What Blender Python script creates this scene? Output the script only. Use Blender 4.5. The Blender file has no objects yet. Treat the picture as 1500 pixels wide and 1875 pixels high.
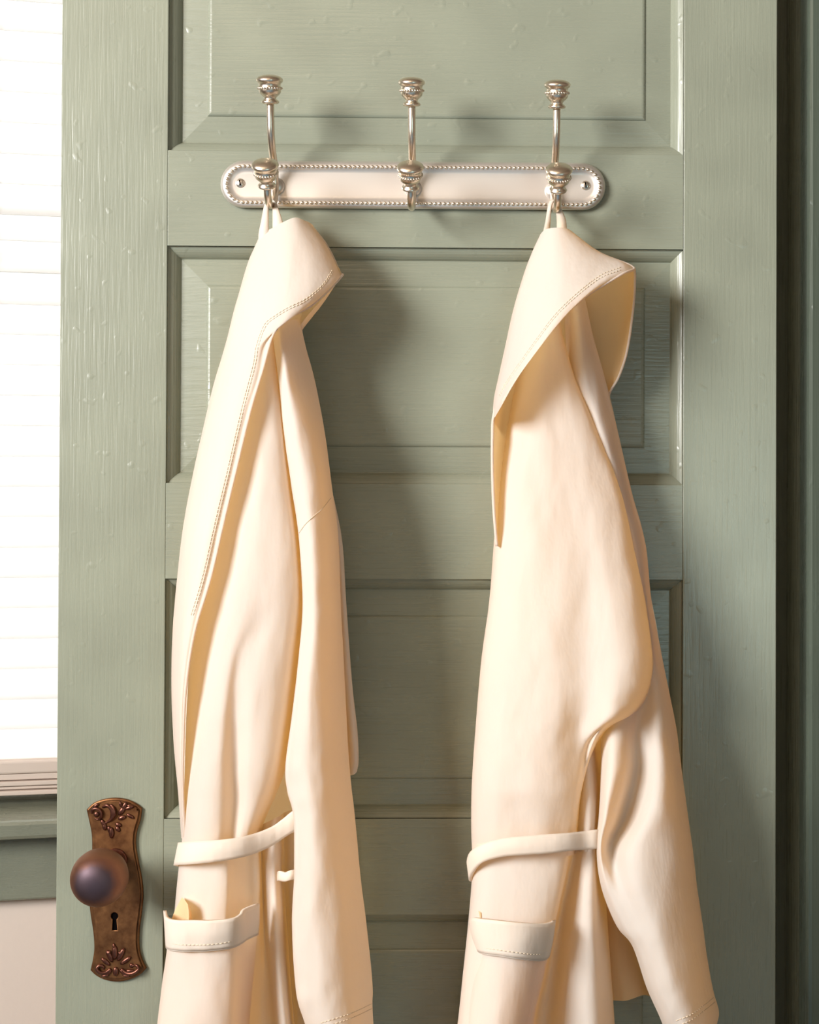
import bpy, bmesh, math, random
from mathutils import Vector, Matrix, noise

random.seed(7)
SC = bpy.context.scene
COL = SC.collection

# ------------------------------------------------------------------ camera
W, H = 1500.0, 1875.0
MM = 0.000538                     # metres per photo pixel on the door's face
DIST = 1.30
FPX = DIST / MM
YAW, PITCH, ROLL = math.radians(-1.2), math.radians(0.53), math.radians(0.22)
PPX, PPY = 840 + 51, 900 - 22     # principal point
ZPIX = lambda y: 0.95 + (1610 - y) * MM
CAM_LOC = Vector(((840 - 750) * MM, -DIST, ZPIX(900)))
CAM_ROT = (Matrix.Rotation(YAW, 3, 'Z') @ Matrix.Rotation(math.pi / 2 + PITCH, 3, 'X')
           @ Matrix.Rotation(ROLL, 3, 'Z'))
cam = bpy.data.cameras.new('camera')
cam.sensor_fit = 'HORIZONTAL'
cam.sensor_width = 36.0
cam.lens = 36.0 * FPX / W
cam.shift_x = (W / 2 - PPX) / W
cam.shift_y = (PPY - H / 2) / W
cam.clip_start = 0.02
camo = bpy.data.objects.new('camera', cam)
camo.matrix_world = Matrix.Translation(CAM_LOC) @ CAM_ROT.to_4x4()
COL.objects.link(camo)
SC.camera = camo

def ray(px, py):
    return CAM_ROT @ Vector(((px - PPX) / FPX, -(py - PPY) / FPX, -1.0))

def P(px, py, d):
    """photo pixel at d millimetres in front of the door face -> world point"""
    r = ray(px, py)
    t = (-d * 0.001 - CAM_LOC.y) / r.y
    return CAM_LOC + r * t

# ------------------------------------------------------------------ light
SC.view_settings.view_transform = 'Standard'
SC.view_settings.look = 'None'
SC.view_settings.gamma = 1.0
SC.view_settings.use_curve_mapping = False
SC.view_settings.exposure = 0.0
SC.cycles.max_bounces = 5
SC.cycles.diffuse_bounces = 4
SC.cycles.glossy_bounces = 3
SC.cycles.transmission_bounces = 3
SC.cycles.caustics_reflective = False
SC.cycles.caustics_refractive = False

world = bpy.data.worlds.new('world')
SC.world = world
world.use_nodes = True
world.node_tree.nodes['Background'].inputs[0].default_value = (1.0, 0.93, 0.84, 1)
world.node_tree.nodes['Background'].inputs[1].default_value = 0.2

def area(name, loc, target, sx, sy, power, color):
    l = bpy.data.lights.new(name, 'AREA')
    l.shape = 'RECTANGLE'; l.size = sx; l.size_y = sy
    l.energy = power; l.color = color
    o = bpy.data.objects.new(name, l)
    o.location = loc
    d = Vector(target) - Vector(loc)
    o.rotation_euler = d.to_track_quat('-Z', 'Y').to_euler()
    COL.objects.link(o)
    return o

# daylight entering the tall window in the left wall, beside the camera
area('daylight_side_window', (-1.86, -2.0, 2.08), (0, -2.0, 2.08), 1.35, 1.00, 193, (1.0, 0.985, 0.965))
# daylight from the window in the wall behind the camera
area('daylight_rear_window', (1.15, -3.47, 1.10), (1.15, 0, 1.10), 0.9, 1.0, 11, (0.60, 0.93, 0.97))
# added warm fill from overhead, no fixture; warms the upper door
area('warm_overhead_fill', (-0.35, -1.9, 2.66), (-0.35, -1.9, 0), 0.5, 0.5, 4.5, (1.0, 0.74, 0.48))
# daylight outside the window with the blind
area('daylight_blind_window', (-0.75, 1.75, 1.75), (-0.75, 0.4, 1.45), 2.2, 2.4, 88, (1.0, 0.99, 0.97))

# ------------------------------------------------------------------ materials
MATS = {}
def mat(name, base, rough=0.5, metal=0.0, spec=0.5):
    m = bpy.data.materials.new(name); m.use_nodes = True
    b = m.node_tree.nodes['Principled BSDF']
    b.inputs['Base Color'].default_value = (*base, 1)
    b.inputs['Roughness'].default_value = rough
    b.inputs['Metallic'].default_value = metal
    b.inputs['Specular IOR Level'].default_value = spec
    MATS[name] = m
    return m

def nn(m, t, **kw):
    n = m.node_tree.nodes.new(t)
    for k, v in kw.items():
        setattr(n, k, v)
    return n
def lk(m, a, b): m.node_tree.links.new(a, b)

def noise_node(m, scale3, scale, detail=4, rough=0.55, coord='Object'):
    tc = nn(m, 'ShaderNodeTexCoord'); mp = nn(m, 'ShaderNodeMapping')
    mp.inputs['Scale'].default_value = scale3
    lk(m, tc.outputs[coord], mp.inputs['Vector'])
    n = nn(m, 'ShaderNodeTexNoise')
    n.inputs['Scale'].default_value = scale; n.inputs['Detail'].default_value = detail
    n.inputs['Roughness'].default_value = rough
    lk(m, mp.outputs[0], n.inputs['Vector'])
    return n
def bump(m, src, strength, dist, prev=None):
    b = nn(m, 'ShaderNodeBump')
    b.inputs['Strength'].default_value = strength; b.inputs['Distance'].default_value = dist
    lk(m, src, b.inputs['Height'])
    if prev: lk(m, prev.outputs[0], b.inputs['Normal'])
    return b
def ramp(m, src, stops):
    r = nn(m, 'ShaderNodeValToRGB')
    e = r.color_ramp.elements
    while len(e) < len(stops): e.new(0.5)
    for k, (p, c) in enumerate(stops):
        e[k].position = p; e[k].color = (*c, 1) if len(c) == 3 else c
    lk(m, src, r.inputs[0])
    return r

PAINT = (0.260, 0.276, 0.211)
def paint(name, grain, base=PAINT, rough=0.28):
    m = mat(name, base, rough)
    b = m.node_tree.nodes['Principled BSDF']
    g = noise_node(m, grain, 1.0, 2, 0.6)           # brush strokes
    l = noise_node(m, (1, 1, 1), 14, 1, 0.5)        # uneven coats
    d = noise_node(m, (1, 1, 1), 75, 1, 0.45)       # paint blobs and dings
    dr = ramp(m, d.outputs[0], [(0.66, (0, 0, 0)), (0.80, (1, 1, 1))])
    b1 = bump(m, g.outputs[0], 0.30, 0.0010)
    b3 = bump(m, dr.outputs[0], 0.25, 0.0012, b1)
    lk(m, b3.outputs[0], b.inputs['Normal'])
    c = ramp(m, l.outputs[0], [(0.3, tuple(x * 0.94 for x in base)), (0.7, tuple(x * 1.05 for x in base))])
    lk(m, c.outputs[0], b.inputs['Base Color'])
    r = nn(m, 'ShaderNodeMapRange')
    r.inputs['To Min'].default_value = rough - 0.07; r.inputs['To Max'].default_value = rough + 0.08
    lk(m, g.outputs[0], r.inputs['Value']); lk(m, r.outputs[0], b.inputs['Roughness'])
    return m
PV = paint('sage_paint_vertical', (330, 330, 14))
PH = paint('sage_paint_horizontal', (12, 330, 330))
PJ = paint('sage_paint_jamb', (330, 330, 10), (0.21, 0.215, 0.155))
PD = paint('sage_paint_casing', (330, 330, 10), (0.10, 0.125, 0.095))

def plaster(name, base, bumpy=0.25):
    m = mat(name, base, 0.85, 0, 0.25)
    n = noise_node(m, (1, 1, 1), 90, 4, 0.6)
    lk(m, bump(m, n.outputs[0], bumpy, 0.002).outputs[0], m.node_tree.nodes['Principled BSDF'].inputs['Normal'])
    return m
WALLP = plaster('wall_plaster_warm', (0.93, 0.81, 0.725))
DARKW = plaster('wall_plaster_umber', (0.17, 0.13, 0.10))
CEIL = plaster('ceiling_plaster', (0.30, 0.23, 0.17))
FLOORM = mat('floor_boards_dark', (0.20, 0.13, 0.08), 0.4)
_n = noise_node(FLOORM, (40, 2, 1), 1.0, 4)
lk(FLOORM, ramp(FLOORM, _n.outputs[0], [(0.3, (0.15, 0.09, 0.05)), (0.7, (0.26, 0.17, 0.10))]).outputs[0],
   FLOORM.node_tree.nodes['Principled BSDF'].inputs['Base Color'])
RUGM = mat('rug_blue', (0.10, 0.22, 0.34), 0.95)
_n = noise_node(RUGM, (1, 1, 1), 220, 3)
lk(RUGM, bump(RUGM, _n.outputs[0], 0.6, 0.004).outputs[0], RUGM.node_tree.nodes['Principled BSDF'].inputs['Normal'])

def fabric(name, base, trans, tmix=0.47):
    m = mat(name, base, 0.92, 0, 0.15)
    nt = m.node_tree
    b = nt.nodes['Principled BSDF']
    c = noise_node(m, (60, 60, 24), 1.0, 3, 0.6)     # crumples
    b2 = bump(m, c.outputs[0], 0.36, 0.003)
    lk(m, b2.outputs[0], b.inputs['Normal'])
    s = noise_node(m, (1, 1, 1), 9, 1, 0.5)
    cr = ramp(m, s.outputs[0], [(0.3, tuple(x * 0.975 for x in base)), (0.7, base)])
    lk(m, cr.outputs[0], b.inputs['Base Color'])
    t = nn(m, 'ShaderNodeBsdfTranslucent'); t.inputs[0].default_value = (*trans, 1)
    mx = nn(m, 'ShaderNodeMixShader'); mx.inputs[0].default_value = tmix
    out = nt.nodes['Material Output']
    lk(m, b.outputs[0], mx.inputs[1]); lk(m, t.outputs[0], mx.inputs[2]); lk(m, mx.outputs[0], out.inputs[0])
    return m
CLOTH = fabric('cream_twill', (0.89, 0.87, 0.83), (1.0, 0.68, 0.29))
CLOTH_IN = fabric('cream_twill_band', (0.88, 0.81, 0.72), (1.0, 0.68, 0.29), 0.30)
CLOTH_BK = fabric('cream_twill_lined', (0.90, 0.86, 0.80), (1.0, 0.68, 0.29), 0.08)
CLOTH_DB = fabric('cream_twill_doubled', (0.80, 0.755, 0.695), (1.0, 0.66, 0.28), 0.36)
CLOTH_GLOW = fabric('cream_twill_inner_glow', (0.92, 0.70, 0.44), (1.0, 0.66, 0.28), 0.40)  # tan colour stands in for warm light passing through the cream cloth
THREAD = mat('cream_thread', (0.72, 0.58, 0.42), 0.9, 0, 0.1)

NICKEL = mat('brushed_champagne_nickel', (0.78, 0.67, 0.55), 0.30, 1.0)
_n = noise_node(NICKEL, (1, 1, 1), 260, 3)
lk(NICKEL, bump(NICKEL, _n.outputs[0], 0.05, 0.0005).outputs[0], NICKEL.node_tree.nodes['Principled BSDF'].inputs['Normal'])
NICKELP = mat('satin_champagne_plate', (0.72, 0.665, 0.61), 0.40, 0.75)
STEEL = mat('screw_steel', (0.75, 0.70, 0.62), 0.28, 1.0)
BLACK = mat('dark_cavity', (0.004, 0.003, 0.003), 1.0, 0, 0.0)

def bronze(name, c0, c1, rough, scale):
    m = mat(name, c0, rough, 0.9)
    b = m.node_tree.nodes['Principled BSDF']
    n = noise_node(m, (1, 1, 1), scale, 5, 0.65)
    lk(m, ramp(m, n.outputs[0], [(0.32, c0), (0.68, c1)]).outputs[0], b.inputs['Base Color'])
    r = nn(m, 'ShaderNodeMapRange'); r.inputs['To Min'].default_value = rough - .08; r.inputs['To Max'].default_value = rough + .16
    lk(m, n.outputs[0], r.inputs['Value']); lk(m, r.outputs[0], b.inputs['Roughness'])
    lk(m, bump(m, n.outputs[0], 0.15, 0.0006).outputs[0], b.inputs['Normal'])
    return m
BRONZE = bronze('aged_copper_bronze', (0.13, 0.052, 0.022), (0.27, 0.125, 0.05), 0.40, 70)
BRONZED = bronze('dark_copper_relief', (0.10, 0.038, 0.026), (0.20, 0.08, 0.055), 0.30, 120)
KNOBM = bronze('worn_copper_knob_sheen', (0.2, 0.1, 0.08), (0.3, 0.15, 0.12), 0.50, 60)
def _knob_sheen():  # purplish window sheen painted over the dark worn centre, copper towards the rim
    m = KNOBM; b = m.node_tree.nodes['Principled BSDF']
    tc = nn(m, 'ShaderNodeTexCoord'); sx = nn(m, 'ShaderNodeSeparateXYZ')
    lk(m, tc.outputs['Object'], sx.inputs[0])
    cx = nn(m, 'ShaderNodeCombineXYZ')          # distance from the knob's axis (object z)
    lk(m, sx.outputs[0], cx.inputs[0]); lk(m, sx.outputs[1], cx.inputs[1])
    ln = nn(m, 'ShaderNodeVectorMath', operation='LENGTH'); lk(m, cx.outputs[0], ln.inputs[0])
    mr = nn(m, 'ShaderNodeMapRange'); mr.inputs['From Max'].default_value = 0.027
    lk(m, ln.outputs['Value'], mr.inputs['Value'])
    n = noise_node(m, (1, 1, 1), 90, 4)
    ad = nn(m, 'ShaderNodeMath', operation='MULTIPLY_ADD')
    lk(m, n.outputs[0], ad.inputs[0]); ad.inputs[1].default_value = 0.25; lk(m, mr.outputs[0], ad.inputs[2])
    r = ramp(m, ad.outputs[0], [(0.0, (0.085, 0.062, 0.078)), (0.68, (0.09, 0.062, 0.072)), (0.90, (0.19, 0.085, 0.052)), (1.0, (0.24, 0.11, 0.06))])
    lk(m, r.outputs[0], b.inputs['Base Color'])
_knob_sheen()

BLINDM = mat('white_blind_slat', (0.93, 0.93, 0.92), 0.55)
_t = nn(BLINDM, 'ShaderNodeBsdfTranslucent'); _t.inputs[0].default_value = (1.0, 0.99, 0.97, 1)
_mx = nn(BLINDM, 'ShaderNodeMixShader'); _mx.inputs[0].default_value = 0.45
lk(BLINDM, BLINDM.node_tree.nodes['Principled BSDF'].outputs[0], _mx.inputs[1]); lk(BLINDM, _t.outputs[0], _mx.inputs[2])
lk(BLINDM, _mx.outputs[0], BLINDM.node_tree.nodes['Material Output'].inputs[0])
RAILM = mat('cream_blind_rail', (0.78, 0.66, 0.58), 0.6)
SASHM = mat('white_sash_paint', (0.80, 0.80, 0.76), 0.45)
GLASSM = bpy.data.materials.new('window_glass'); GLASSM.use_nodes = True
_o = GLASSM.node_tree.nodes['Material Output']
_tr = nn(GLASSM, 'ShaderNodeBsdfTransparent'); _gl = nn(GLASSM, 'ShaderNodeBsdfGlossy'); _gl.inputs['Roughness'].default_value = 0.02
_mx = nn(GLASSM, 'ShaderNodeMixShader'); _mx.inputs[0].default_value = 0.06
lk(GLASSM, _tr.outputs[0], _mx.inputs[1]); lk(GLASSM, _gl.outputs[0], _mx.inputs[2]); lk(GLASSM, _mx.outputs[0], _o.inputs[0])

# ------------------------------------------------------------------ helpers
def link(name, me, m, parent=None, smooth=False):
    o = bpy.data.objects.new(name, me)
    COL.objects.link(o)
    if m and not me.materials: me.materials.append(m)
    if parent is not None:
        o.parent = parent
    if smooth:
        for p in me.polygons: p.use_smooth = True
    return o
def from_bm(name, bm, m, parent=None, smooth=False):
    me = bpy.data.meshes.new(name)
    bmesh.ops.recalc_face_normals(bm, faces=bm.faces)
    bm.to_mesh(me); bm.free()
    return link(name, me, m, parent, smooth)
def empty(name, loc, parent=None):
    o = bpy.data.objects.new(name, None)
    o.empty_display_size = 0.05
    COL.objects.link(o)
    if parent is not None: o.parent = parent
    o['_loc'] = list(loc)
    return o
def tag(o, label=None, cat=None, group=None, kind=None):
    if label: o['label'] = label
    if cat: o['category'] = cat
    if group: o['group'] = group
    if kind: o['kind'] = kind
    return o
def box_bm(bm, lo, hi, bev=0.0, seg=2):
    lo, hi = Vector(lo), Vector(hi)
    r = bmesh.ops.create_cube(bm, size=1.0)
    vs = r['verts']
    bmesh.ops.scale(bm, vec=hi - lo, verts=vs)
    bmesh.ops.translate(bm, vec=(lo + hi) / 2, verts=vs)
    if bev > 0:
        es = list({e for v in vs for e in v.link_edges})
        bmesh.ops.bevel(bm, geom=es, offset=bev, segments=seg, affect='EDGES', profile=0.5)
def box(name, lo, hi, m, parent=None, bev=0.0):
    bm = bmesh.new(); box_bm(bm, lo, hi, bev)
    return from_bm(name, bm, m, parent)
def cr(p0, p1, p2, p3, t):
    return 0.5 * ((2 * p1) + (p2 - p0) * t + (2 * p0 - 5 * p1 + 4 * p2 - p3) * t * t + (3 * p1 - p0 - 3 * p2 + p3) * t ** 3)
def spline(pts, n):
    """Catmull-Rom through pts, n steps per interval"""
    out = []
    k = len(pts)
    for i in range(k - 1):
        a = pts[i - 1] if i > 0 else pts[0] * 2 - pts[1]
        b, c = pts[i], pts[i + 1]
        d = pts[i + 2] if i + 2 < k else pts[-1] * 2 - pts[-2]
        for s in range(n):
            out.append(cr(a, b, c, d, s / n))
    out.append(pts[-1])
    return out
def tube_bm(bm, path, rad, seg=10, caps=True):
    n = len(path)
    rings = []
    up = None
    for i, p in enumerate(path):
        t = (path[min(i + 1, n - 1)] - path[max(i - 1, 0)]).normalized()
        if up is None:
            up = Vector((1, 0, 0)) if abs(t.x) < 0.9 else Vector((0, 0, 1))
        up = (up - t * up.dot(t)).normalized()
        sd = t.cross(up)
        r = rad(i / (n - 1)) if callable(rad) else rad
        rings.append([bm.verts.new(p + (up * math.cos(2 * math.pi * k / seg) + sd * math.sin(2 * math.pi * k / seg)) * r) for k in range(seg)])
    for a, b in zip(rings[:-1], rings[1:]):
        for k in range(seg):
            bm.faces.new((a[k], a[(k + 1) % seg], b[(k + 1) % seg], b[k]))
    if caps:
        bm.faces.new(rings[0][::-1]); bm.faces.new(rings[-1])
def lathe_bm(bm, prof, seg, mtx):
    """prof: (radius, height) along local z"""
    rings = []
    for r, h in prof:
        if r < 1e-6:
            rings.append([bm.verts.new(mtx @ Vector((0, 0, h)))])
        else:
            rings.append([bm.verts.new(mtx @ Vector((r * math.cos(2 * math.pi * k / seg), r * math.sin(2 * math.pi * k / seg), h))) for k in range(seg)])
    for a, b in zip(rings[:-1], rings[1:]):
        for k in range(seg):
            k2 = (k + 1) % seg
            if len(a) == 1 and len(b) == 1: continue
            if len(a) == 1: bm.faces.new((a[0], b[k2], b[k]))
            elif len(b) == 1: bm.faces.new((a[k], a[k2], b[0]))
            else: bm.faces.new((a[k], a[k2], b[k2], b[k]))
def ball_bm(bm, c, r, sc=(1, 1, 1), u=8, v=5, rot=None):
    m = Matrix.Translation(c) @ (rot.to_4x4() if rot else Matrix.Identity(4)) @ Matrix.Diagonal((*sc, 1))
    bmesh.ops.create_uvsphere(bm, u_segments=u, v_segments=v, radius=r, matrix=m)
def axis_mtx(base, direction):
    z = direction.normalized()
    return Matrix.Translation(base) @ z.to_track_quat('Z', 'Y').to_matrix().to_4x4()

def dx(px): return P(px, 937, 0).x          # x of a vertical line on the door face
def dz(py): return P(780, py, 0).z          # z of a horizontal line on the door face

# ------------------------------------------------------------------ the room
FZ, CZ = 0.0, 2.70
XL, XR, YB = -1.90, 1.90, -3.50
S = 'structure'
tag(box('floor', (XL - .1, YB - .1, -0.1), (XR + .1, 1.7, 0.0), FLOORM), kind=S)
tag(box('ceiling', (XL - .1, YB - .1, CZ), (XR + .1, 1.7, CZ + .1), CEIL), kind=S)
def wall_with_hole(name, axis, at, thick, a0, a1, h0, h1, m):
    """wall in the plane x=at, from YB to far, with one opening (a0..a1, h0..h1)"""
    bm = bmesh.new()
    lo, hi = min(at, at + thick), max(at, at + thick)
    for (p, q, r, s) in ((YB - .1, a0, FZ, CZ), (a1, 1.7, FZ, CZ), (a0, a1, FZ, h0), (a0, a1, h1, CZ)):
        box_bm(bm, (lo, p, r), (hi, q, s))
    return tag(from_bm(name, bm, m), kind=S)
wall_with_hole('wall_left', 'x', XL, -0.12, -2.70, -1.30, 1.56, 2.60, DARKW)
tag(box('wall_right', (XR, YB - .1, FZ), (XR + .12, 1.7, CZ), DARKW), kind=S)
bm = bmesh.new()
for (p, q, r, s_) in ((XL - .1, .70, FZ, CZ), (1.60, XR + .1, FZ, CZ), (.70, 1.60, FZ, .60), (.70, 1.60, 1.60, CZ)):
    box_bm(bm, (p, YB - .12, r), (q, YB, s_))
tag(from_bm('wall_back', bm, DARKW), kind=S)
tag(box('rug', (-1.3, -3.1, 0.0005), (1.6, -1.15, 0.012), RUGM, bev=0.004), 'blue woven rug on the floor boards behind the viewpoint', 'rug')

# wall to the right of the hinge side, with casing and rebate
XD0, XD1 = dx(107.5), dx(1422)
xc = P(1479, 937, -30).x
tag(box('wall_front', (xc + 0.05, 0.06, FZ), (XR, 0.16, CZ), DARKW), kind=S)
bm = bmesh.new()
prof = [(xc, 0.060), (xc, 0.034), (xc + .002, 0.031), (xc + .005, 0.030), (xc + .012, .0315), (xc + .03, .036), (xc + .075, .038), (xc + .082, .028), (xc + .095, .026), (xc + .10, .030), (xc + .10, .06)]
a = [bm.verts.new((x, y, FZ)) for x, y in prof]; b = [bm.verts.new((x, y, 2.16)) for x, y in prof]
for k in range(len(prof)):
    k2 = (k + 1) % len(prof)
    bm.faces.new((a[k], a[k2], b[k2], b[k]))
bm.faces.new(a); bm.faces.new(b[::-1])
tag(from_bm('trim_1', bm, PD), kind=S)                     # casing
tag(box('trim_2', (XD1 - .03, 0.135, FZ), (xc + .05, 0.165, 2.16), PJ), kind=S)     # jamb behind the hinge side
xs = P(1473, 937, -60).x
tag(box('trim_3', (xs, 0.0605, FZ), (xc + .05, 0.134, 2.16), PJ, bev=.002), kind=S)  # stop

# ------------------------------------------------------------------ window wall behind the door (turned 10.5 degrees)
TW = math.radians(10.5)
WY0 = 0.72
WM = Matrix.Translation((-0.45, WY0, 0)) @ Matrix.Rotation(TW, 4, 'Z')
def wpt(px, py, off=0.0):
    """photo pixel -> (u, z) in the window wall's own frame, off metres proud of it"""
    r = ray(px, py)
    n = Vector((math.sin(TW), -math.cos(TW), 0))
    o = Vector((-0.45, WY0, 0)) + n * off
    t = (o - CAM_LOC).dot(n) / r.dot(n)
    q = WM.inverted() @ (CAM_LOC + r * t)
    return q.x, q.z
def wbox(name, u0, u1, o0, o1, z0, z1, m, parent=None, bev=0.0):
    """box in the wall's frame: o = metres proud of the wall (towards the room)"""
    bm = bmesh.new(); box_bm(bm, (u0, -o1, z0), (u1, -o0, z1), bev)
    bm.transform(WM)
    return from_bm(name, bm, m, parent)
Z_STOOL = wpt(50, 1456, 0.0)[1]
_, Z_APR = wpt(50, 1648, 0.025)
_, Z_NOSE0 = wpt(50, 1538, 0.075)
_, Z_NOSE1 = wpt(50, 1503, 0.075)
U0, U1 = -0.95, 0.52            # opening
ZT = 2.28
bm = bmesh.new()
for (p, q, r, s) in ((-1.48, U0, FZ, CZ), (U1, 1.15, FZ, CZ), (U0, U1, FZ, Z_NOSE0), (U0, U1, ZT, CZ)):
    box_bm(bm, (p, 0, r), (q, .16, s))
bm.transform(WM)
tag(from_bm('wall_window_side', bm, WALLP), kind=S)
win = empty('window_1', (0, 0, 0)); tag(win, kind=S)
wbox('window_sill', U0 - .09, U1 + .09, -0.14, 0.075, Z_NOSE0, Z_NOSE1, PH, win, bev=.006)
wbox('apron', U0 - .06, U1 + .06, 0.001, 0.025, Z_APR, Z_NOSE0, PH, win, bev=.003)
wbox('casing', U0 - .11, U0 + .001, 0.001, 0.022, Z_NOSE1, ZT, PV, win, bev=.003)
wbox('casing', U1 - .001, U1 + .11, 0.001, 0.022, Z_NOSE1, ZT, PV, win, bev=.003)
wbox('casing', U0 - .11, U1 + .11, 0.001, 0.024, ZT, ZT + .11, PH, win, bev=.003)
ZM = wpt(50, 468, -0.11)[1]
for (z0, z1, off) in ((Z_NOSE1, ZM + .011, -0.115), (ZM - .011, ZT, -0.150)):
    wbox('sash_stile', U0, U0 + .05, off, off + .033, z0, z1, SASHM, win)
    wbox('sash_stile', U1 - .05, U1, off, off + .033, z0, z1, SASHM, win)
    wbox('sash_rail', U0 + .05, U1 - .05, off, off + .033, z0, z0 + (.022 if z0 > Z_NOSE1 else .06), SASHM, win)
    wbox('sash_rail', U0 + .05, U1 - .05, off, off + .033, z1 - (.045 if z1 > ZM + .1 else .022), z1, SASHM, win)
    wbox('pane', U0 + .05, U1 - .05, off + .014, off + .018, z0 + .045, z1 - .045, GLASSM, win)

# blind: every slat on its own
bl = empty('window_blind', (0, 0, 0))
tag(bl, 'white slatted window blind, closed and glowing with daylight, left of the door', 'blind')
OB = -0.045                    # blind hangs inside the reveal
lines = [3, 59, 113.5, 170, 226, 283, 338, 394, 441, 498, 557, 612, 667, 723, 778, 834, 889, 944, 1000, 1055, 1110, 1166, 1221, 1277, 1331, 1386]
zs = [wpt(50, y, OB)[1] for y in lines]
pitch = (zs[0] - zs[-1]) / (len(zs) - 1)
zz = zs[0]
top = []
while zz + pitch < ZT - .05:
    zz += pitch; top.append(zz)
zlist = top[::-1] + zs
smesh = None
uc = (U0 + U1) / 2
tilt = math.radians(74)
for z in zlist:
    if smesh is None:
        bm = bmesh.new()
        hw = (U1 - U0) / 2 - .012
        nseg = 6
        sec = []
        for k in range(nseg + 1):
            s = -0.0262 + 0.0524 * k / nseg
            sec.append((s, 0.0022 * (1 - (s / .0262) ** 2)))
        loop = [(s, c + .0012) for s, c in sec] + [(s, c - .0012) for s, c in sec[::-1]]
        va = [bm.verts.new((-hw, s, c)) for s, c in loop]; vb = [bm.verts.new((hw, s, c)) for s, c in loop]
        for k in range(len(loop)):
            k2 = (k + 1) % len(loop)
            bm.faces.new((va[k], va[k2], vb[k2], vb[k]))
        bm.faces.new(va[::-1]); bm.faces.new(vb)
        smesh = bpy.data.meshes.new('slat')
        bmesh.ops.recalc_face_normals(bm, faces=bm.faces); bm.to_mesh(smesh); bm.free()
    o = link('slat', smesh, BLINDM, bl)
    o.matrix_world = WM @ Matrix.Translation((uc, -OB, z + 0.0235)) @ Matrix.Rotation(tilt, 4, 'X')
zr1 = wpt(50, 1387, OB)[1]; zr0 = wpt(50, 1410, OB)[1]
wbox('bottom_rail', U0 + .012, U1 - .012, OB - .026, OB + .027, zr0, zr1, RAILM, bl, bev=.003)
z = zr0
for k, hgt in enumerate((13, 10, 7, 10)):
    z1 = z; z0 = z - hgt * MM * 1.55
    wbox('stacked_slat', U0 + .012, U1 - .012, OB - .025, OB + .027 - (.004 if k % 2 == 0 else .0), z0 + .0009, z1 - .0006, RAILM, bl, bev=.0015)
    z = z0
wbox('head_rail', U0 + .008, U1 - .008, OB - .028, OB + .028, ZT - .05, ZT - .002, BLINDM, bl, bev=.002)
# lift cord
for u in (U0 + .2, uc, U1 - .2):
    bm = bmesh.new()
    a_ = WM @ Vector((u, -OB - .029, zr1)); b_ = WM @ Vector((u, -OB - .029, ZT - .03))
    tube_bm(bm, [a_, b_], .0009, 6)
    from_bm('lift_cord', bm, SASHM, bl, True)

# ------------------------------------------------------------------ the door
door = empty('door_1', (0, 0, 0)); tag(door, 'sage green painted panelled door', kind=S)
TH = 0.036
ztop, zbot = dz(-360), 0.012
xs0, xs1 = dx(303.5), dx(1250.5)
panels = [(-159, 279), (453.5, 886), (1061, 1499), (1675.5, 2113), (2289, 2727)]
BV = 0.0009
box('stile', (XD0, 0, zbot), (xs0, TH, ztop), PV, door, BV)
box('stile', (xs1, 0, zbot), (XD1, TH, ztop), PV, door, BV)
edges = [ztop] + [v for p in panels for v in (dz(p[0]), dz(p[1]))] + [zbot]
for k in range(0, len(edges), 2):
    box('rail', (xs0, 0, edges[k + 1]), (xs1, TH, edges[k]), PH, door, 0.0006)
# sticking profile: (inward mm, depth mm behind the face)
MP = [(0, 0.3), (0.0, 3.2), (0.8, 3.9), (2.6, 4.7), (5.0, 6.3), (7.4, 8.5), (9.4, 11.0), (10.4, 12.9), (10.8, 13.6), (12.8, 14.0), (12.8, 18), (-1, 18)]
def moulding(x0, x1, z0, z1, side, parent):
    bm = bmesh.new()
    cs = {'l': ((x0, z0, 1, 1), (x0, z1, 1, -1)), 'r': ((x1, z1, -1, -1), (x1, z0, -1, 1)),
          't': ((x0, z1, 1, -1), (x1, z1, -1, -1)), 'b': ((x1, z0, -1, 1), (x0, z0, 1, 1))}[side]
    rings = []
    for (cx, cz, ix, iz) in cs:
        rings.append([bm.verts.new((cx + ix * t * .001, dp * .001, cz + iz * t * .001)) for t, dp in MP])
    n = len(MP)
    for k in range(n):
        k2 = (k + 1) % n
        bm.faces.new((rings[0][k], rings[0][k2], rings[1][k2], rings[1][k]))
    bm.faces.new(rings[0]); bm.faces.new(rings[1][::-1])
    o = from_bm('moulding', bm, PV if side in 'lr' else PH, parent)
    bv = o.modifiers.new('bevel', 'BEVEL'); bv.width = .0005; bv.segments = 2; bv.limit_method = 'ANGLE'; bv.angle_limit = math.radians(50)
    return o
for (y0, y1) in panels:
    z0, z1 = dz(y1), dz(y0)
    for s in 'lrtb': moulding(xs0, xs1, z0, z1, s, door)
    # raised and fielded panel
    bm = bmesh.new()
    def rect(ins, dep):
        i = ins * .001
        return [bm.verts.new(v) for v in ((xs0 + i, dep * .001, z0 + i), (xs1 - i, dep * .001, z0 + i), (xs1 - i, dep * .001, z1 - i), (xs0 + i, dep * .001, z1 - i))]
    rs = [rect(11.6, 19), rect(11.6, 13.6), rect(36.6, 11.6), rect(37.4, 10.4), rect(38.8, 9.6), rect(40.5, 9.3)]
    for a_, b_ in zip(rs[:-1], rs[1:]):
        for k in range(4):
            k2 = (k + 1) % 4
            bm.faces.new((a_[k], a_[k2], b_[k2], b_[k]))
    bm.faces.new(rs[-1])
    bk = rect(11.6, 19)
    bm.faces.new(bk[::-1])
    bmesh.ops.remove_doubles(bm, verts=bm.verts, dist=1e-6)
    from_bm('raised_panel', bm, PH, door)

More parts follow.
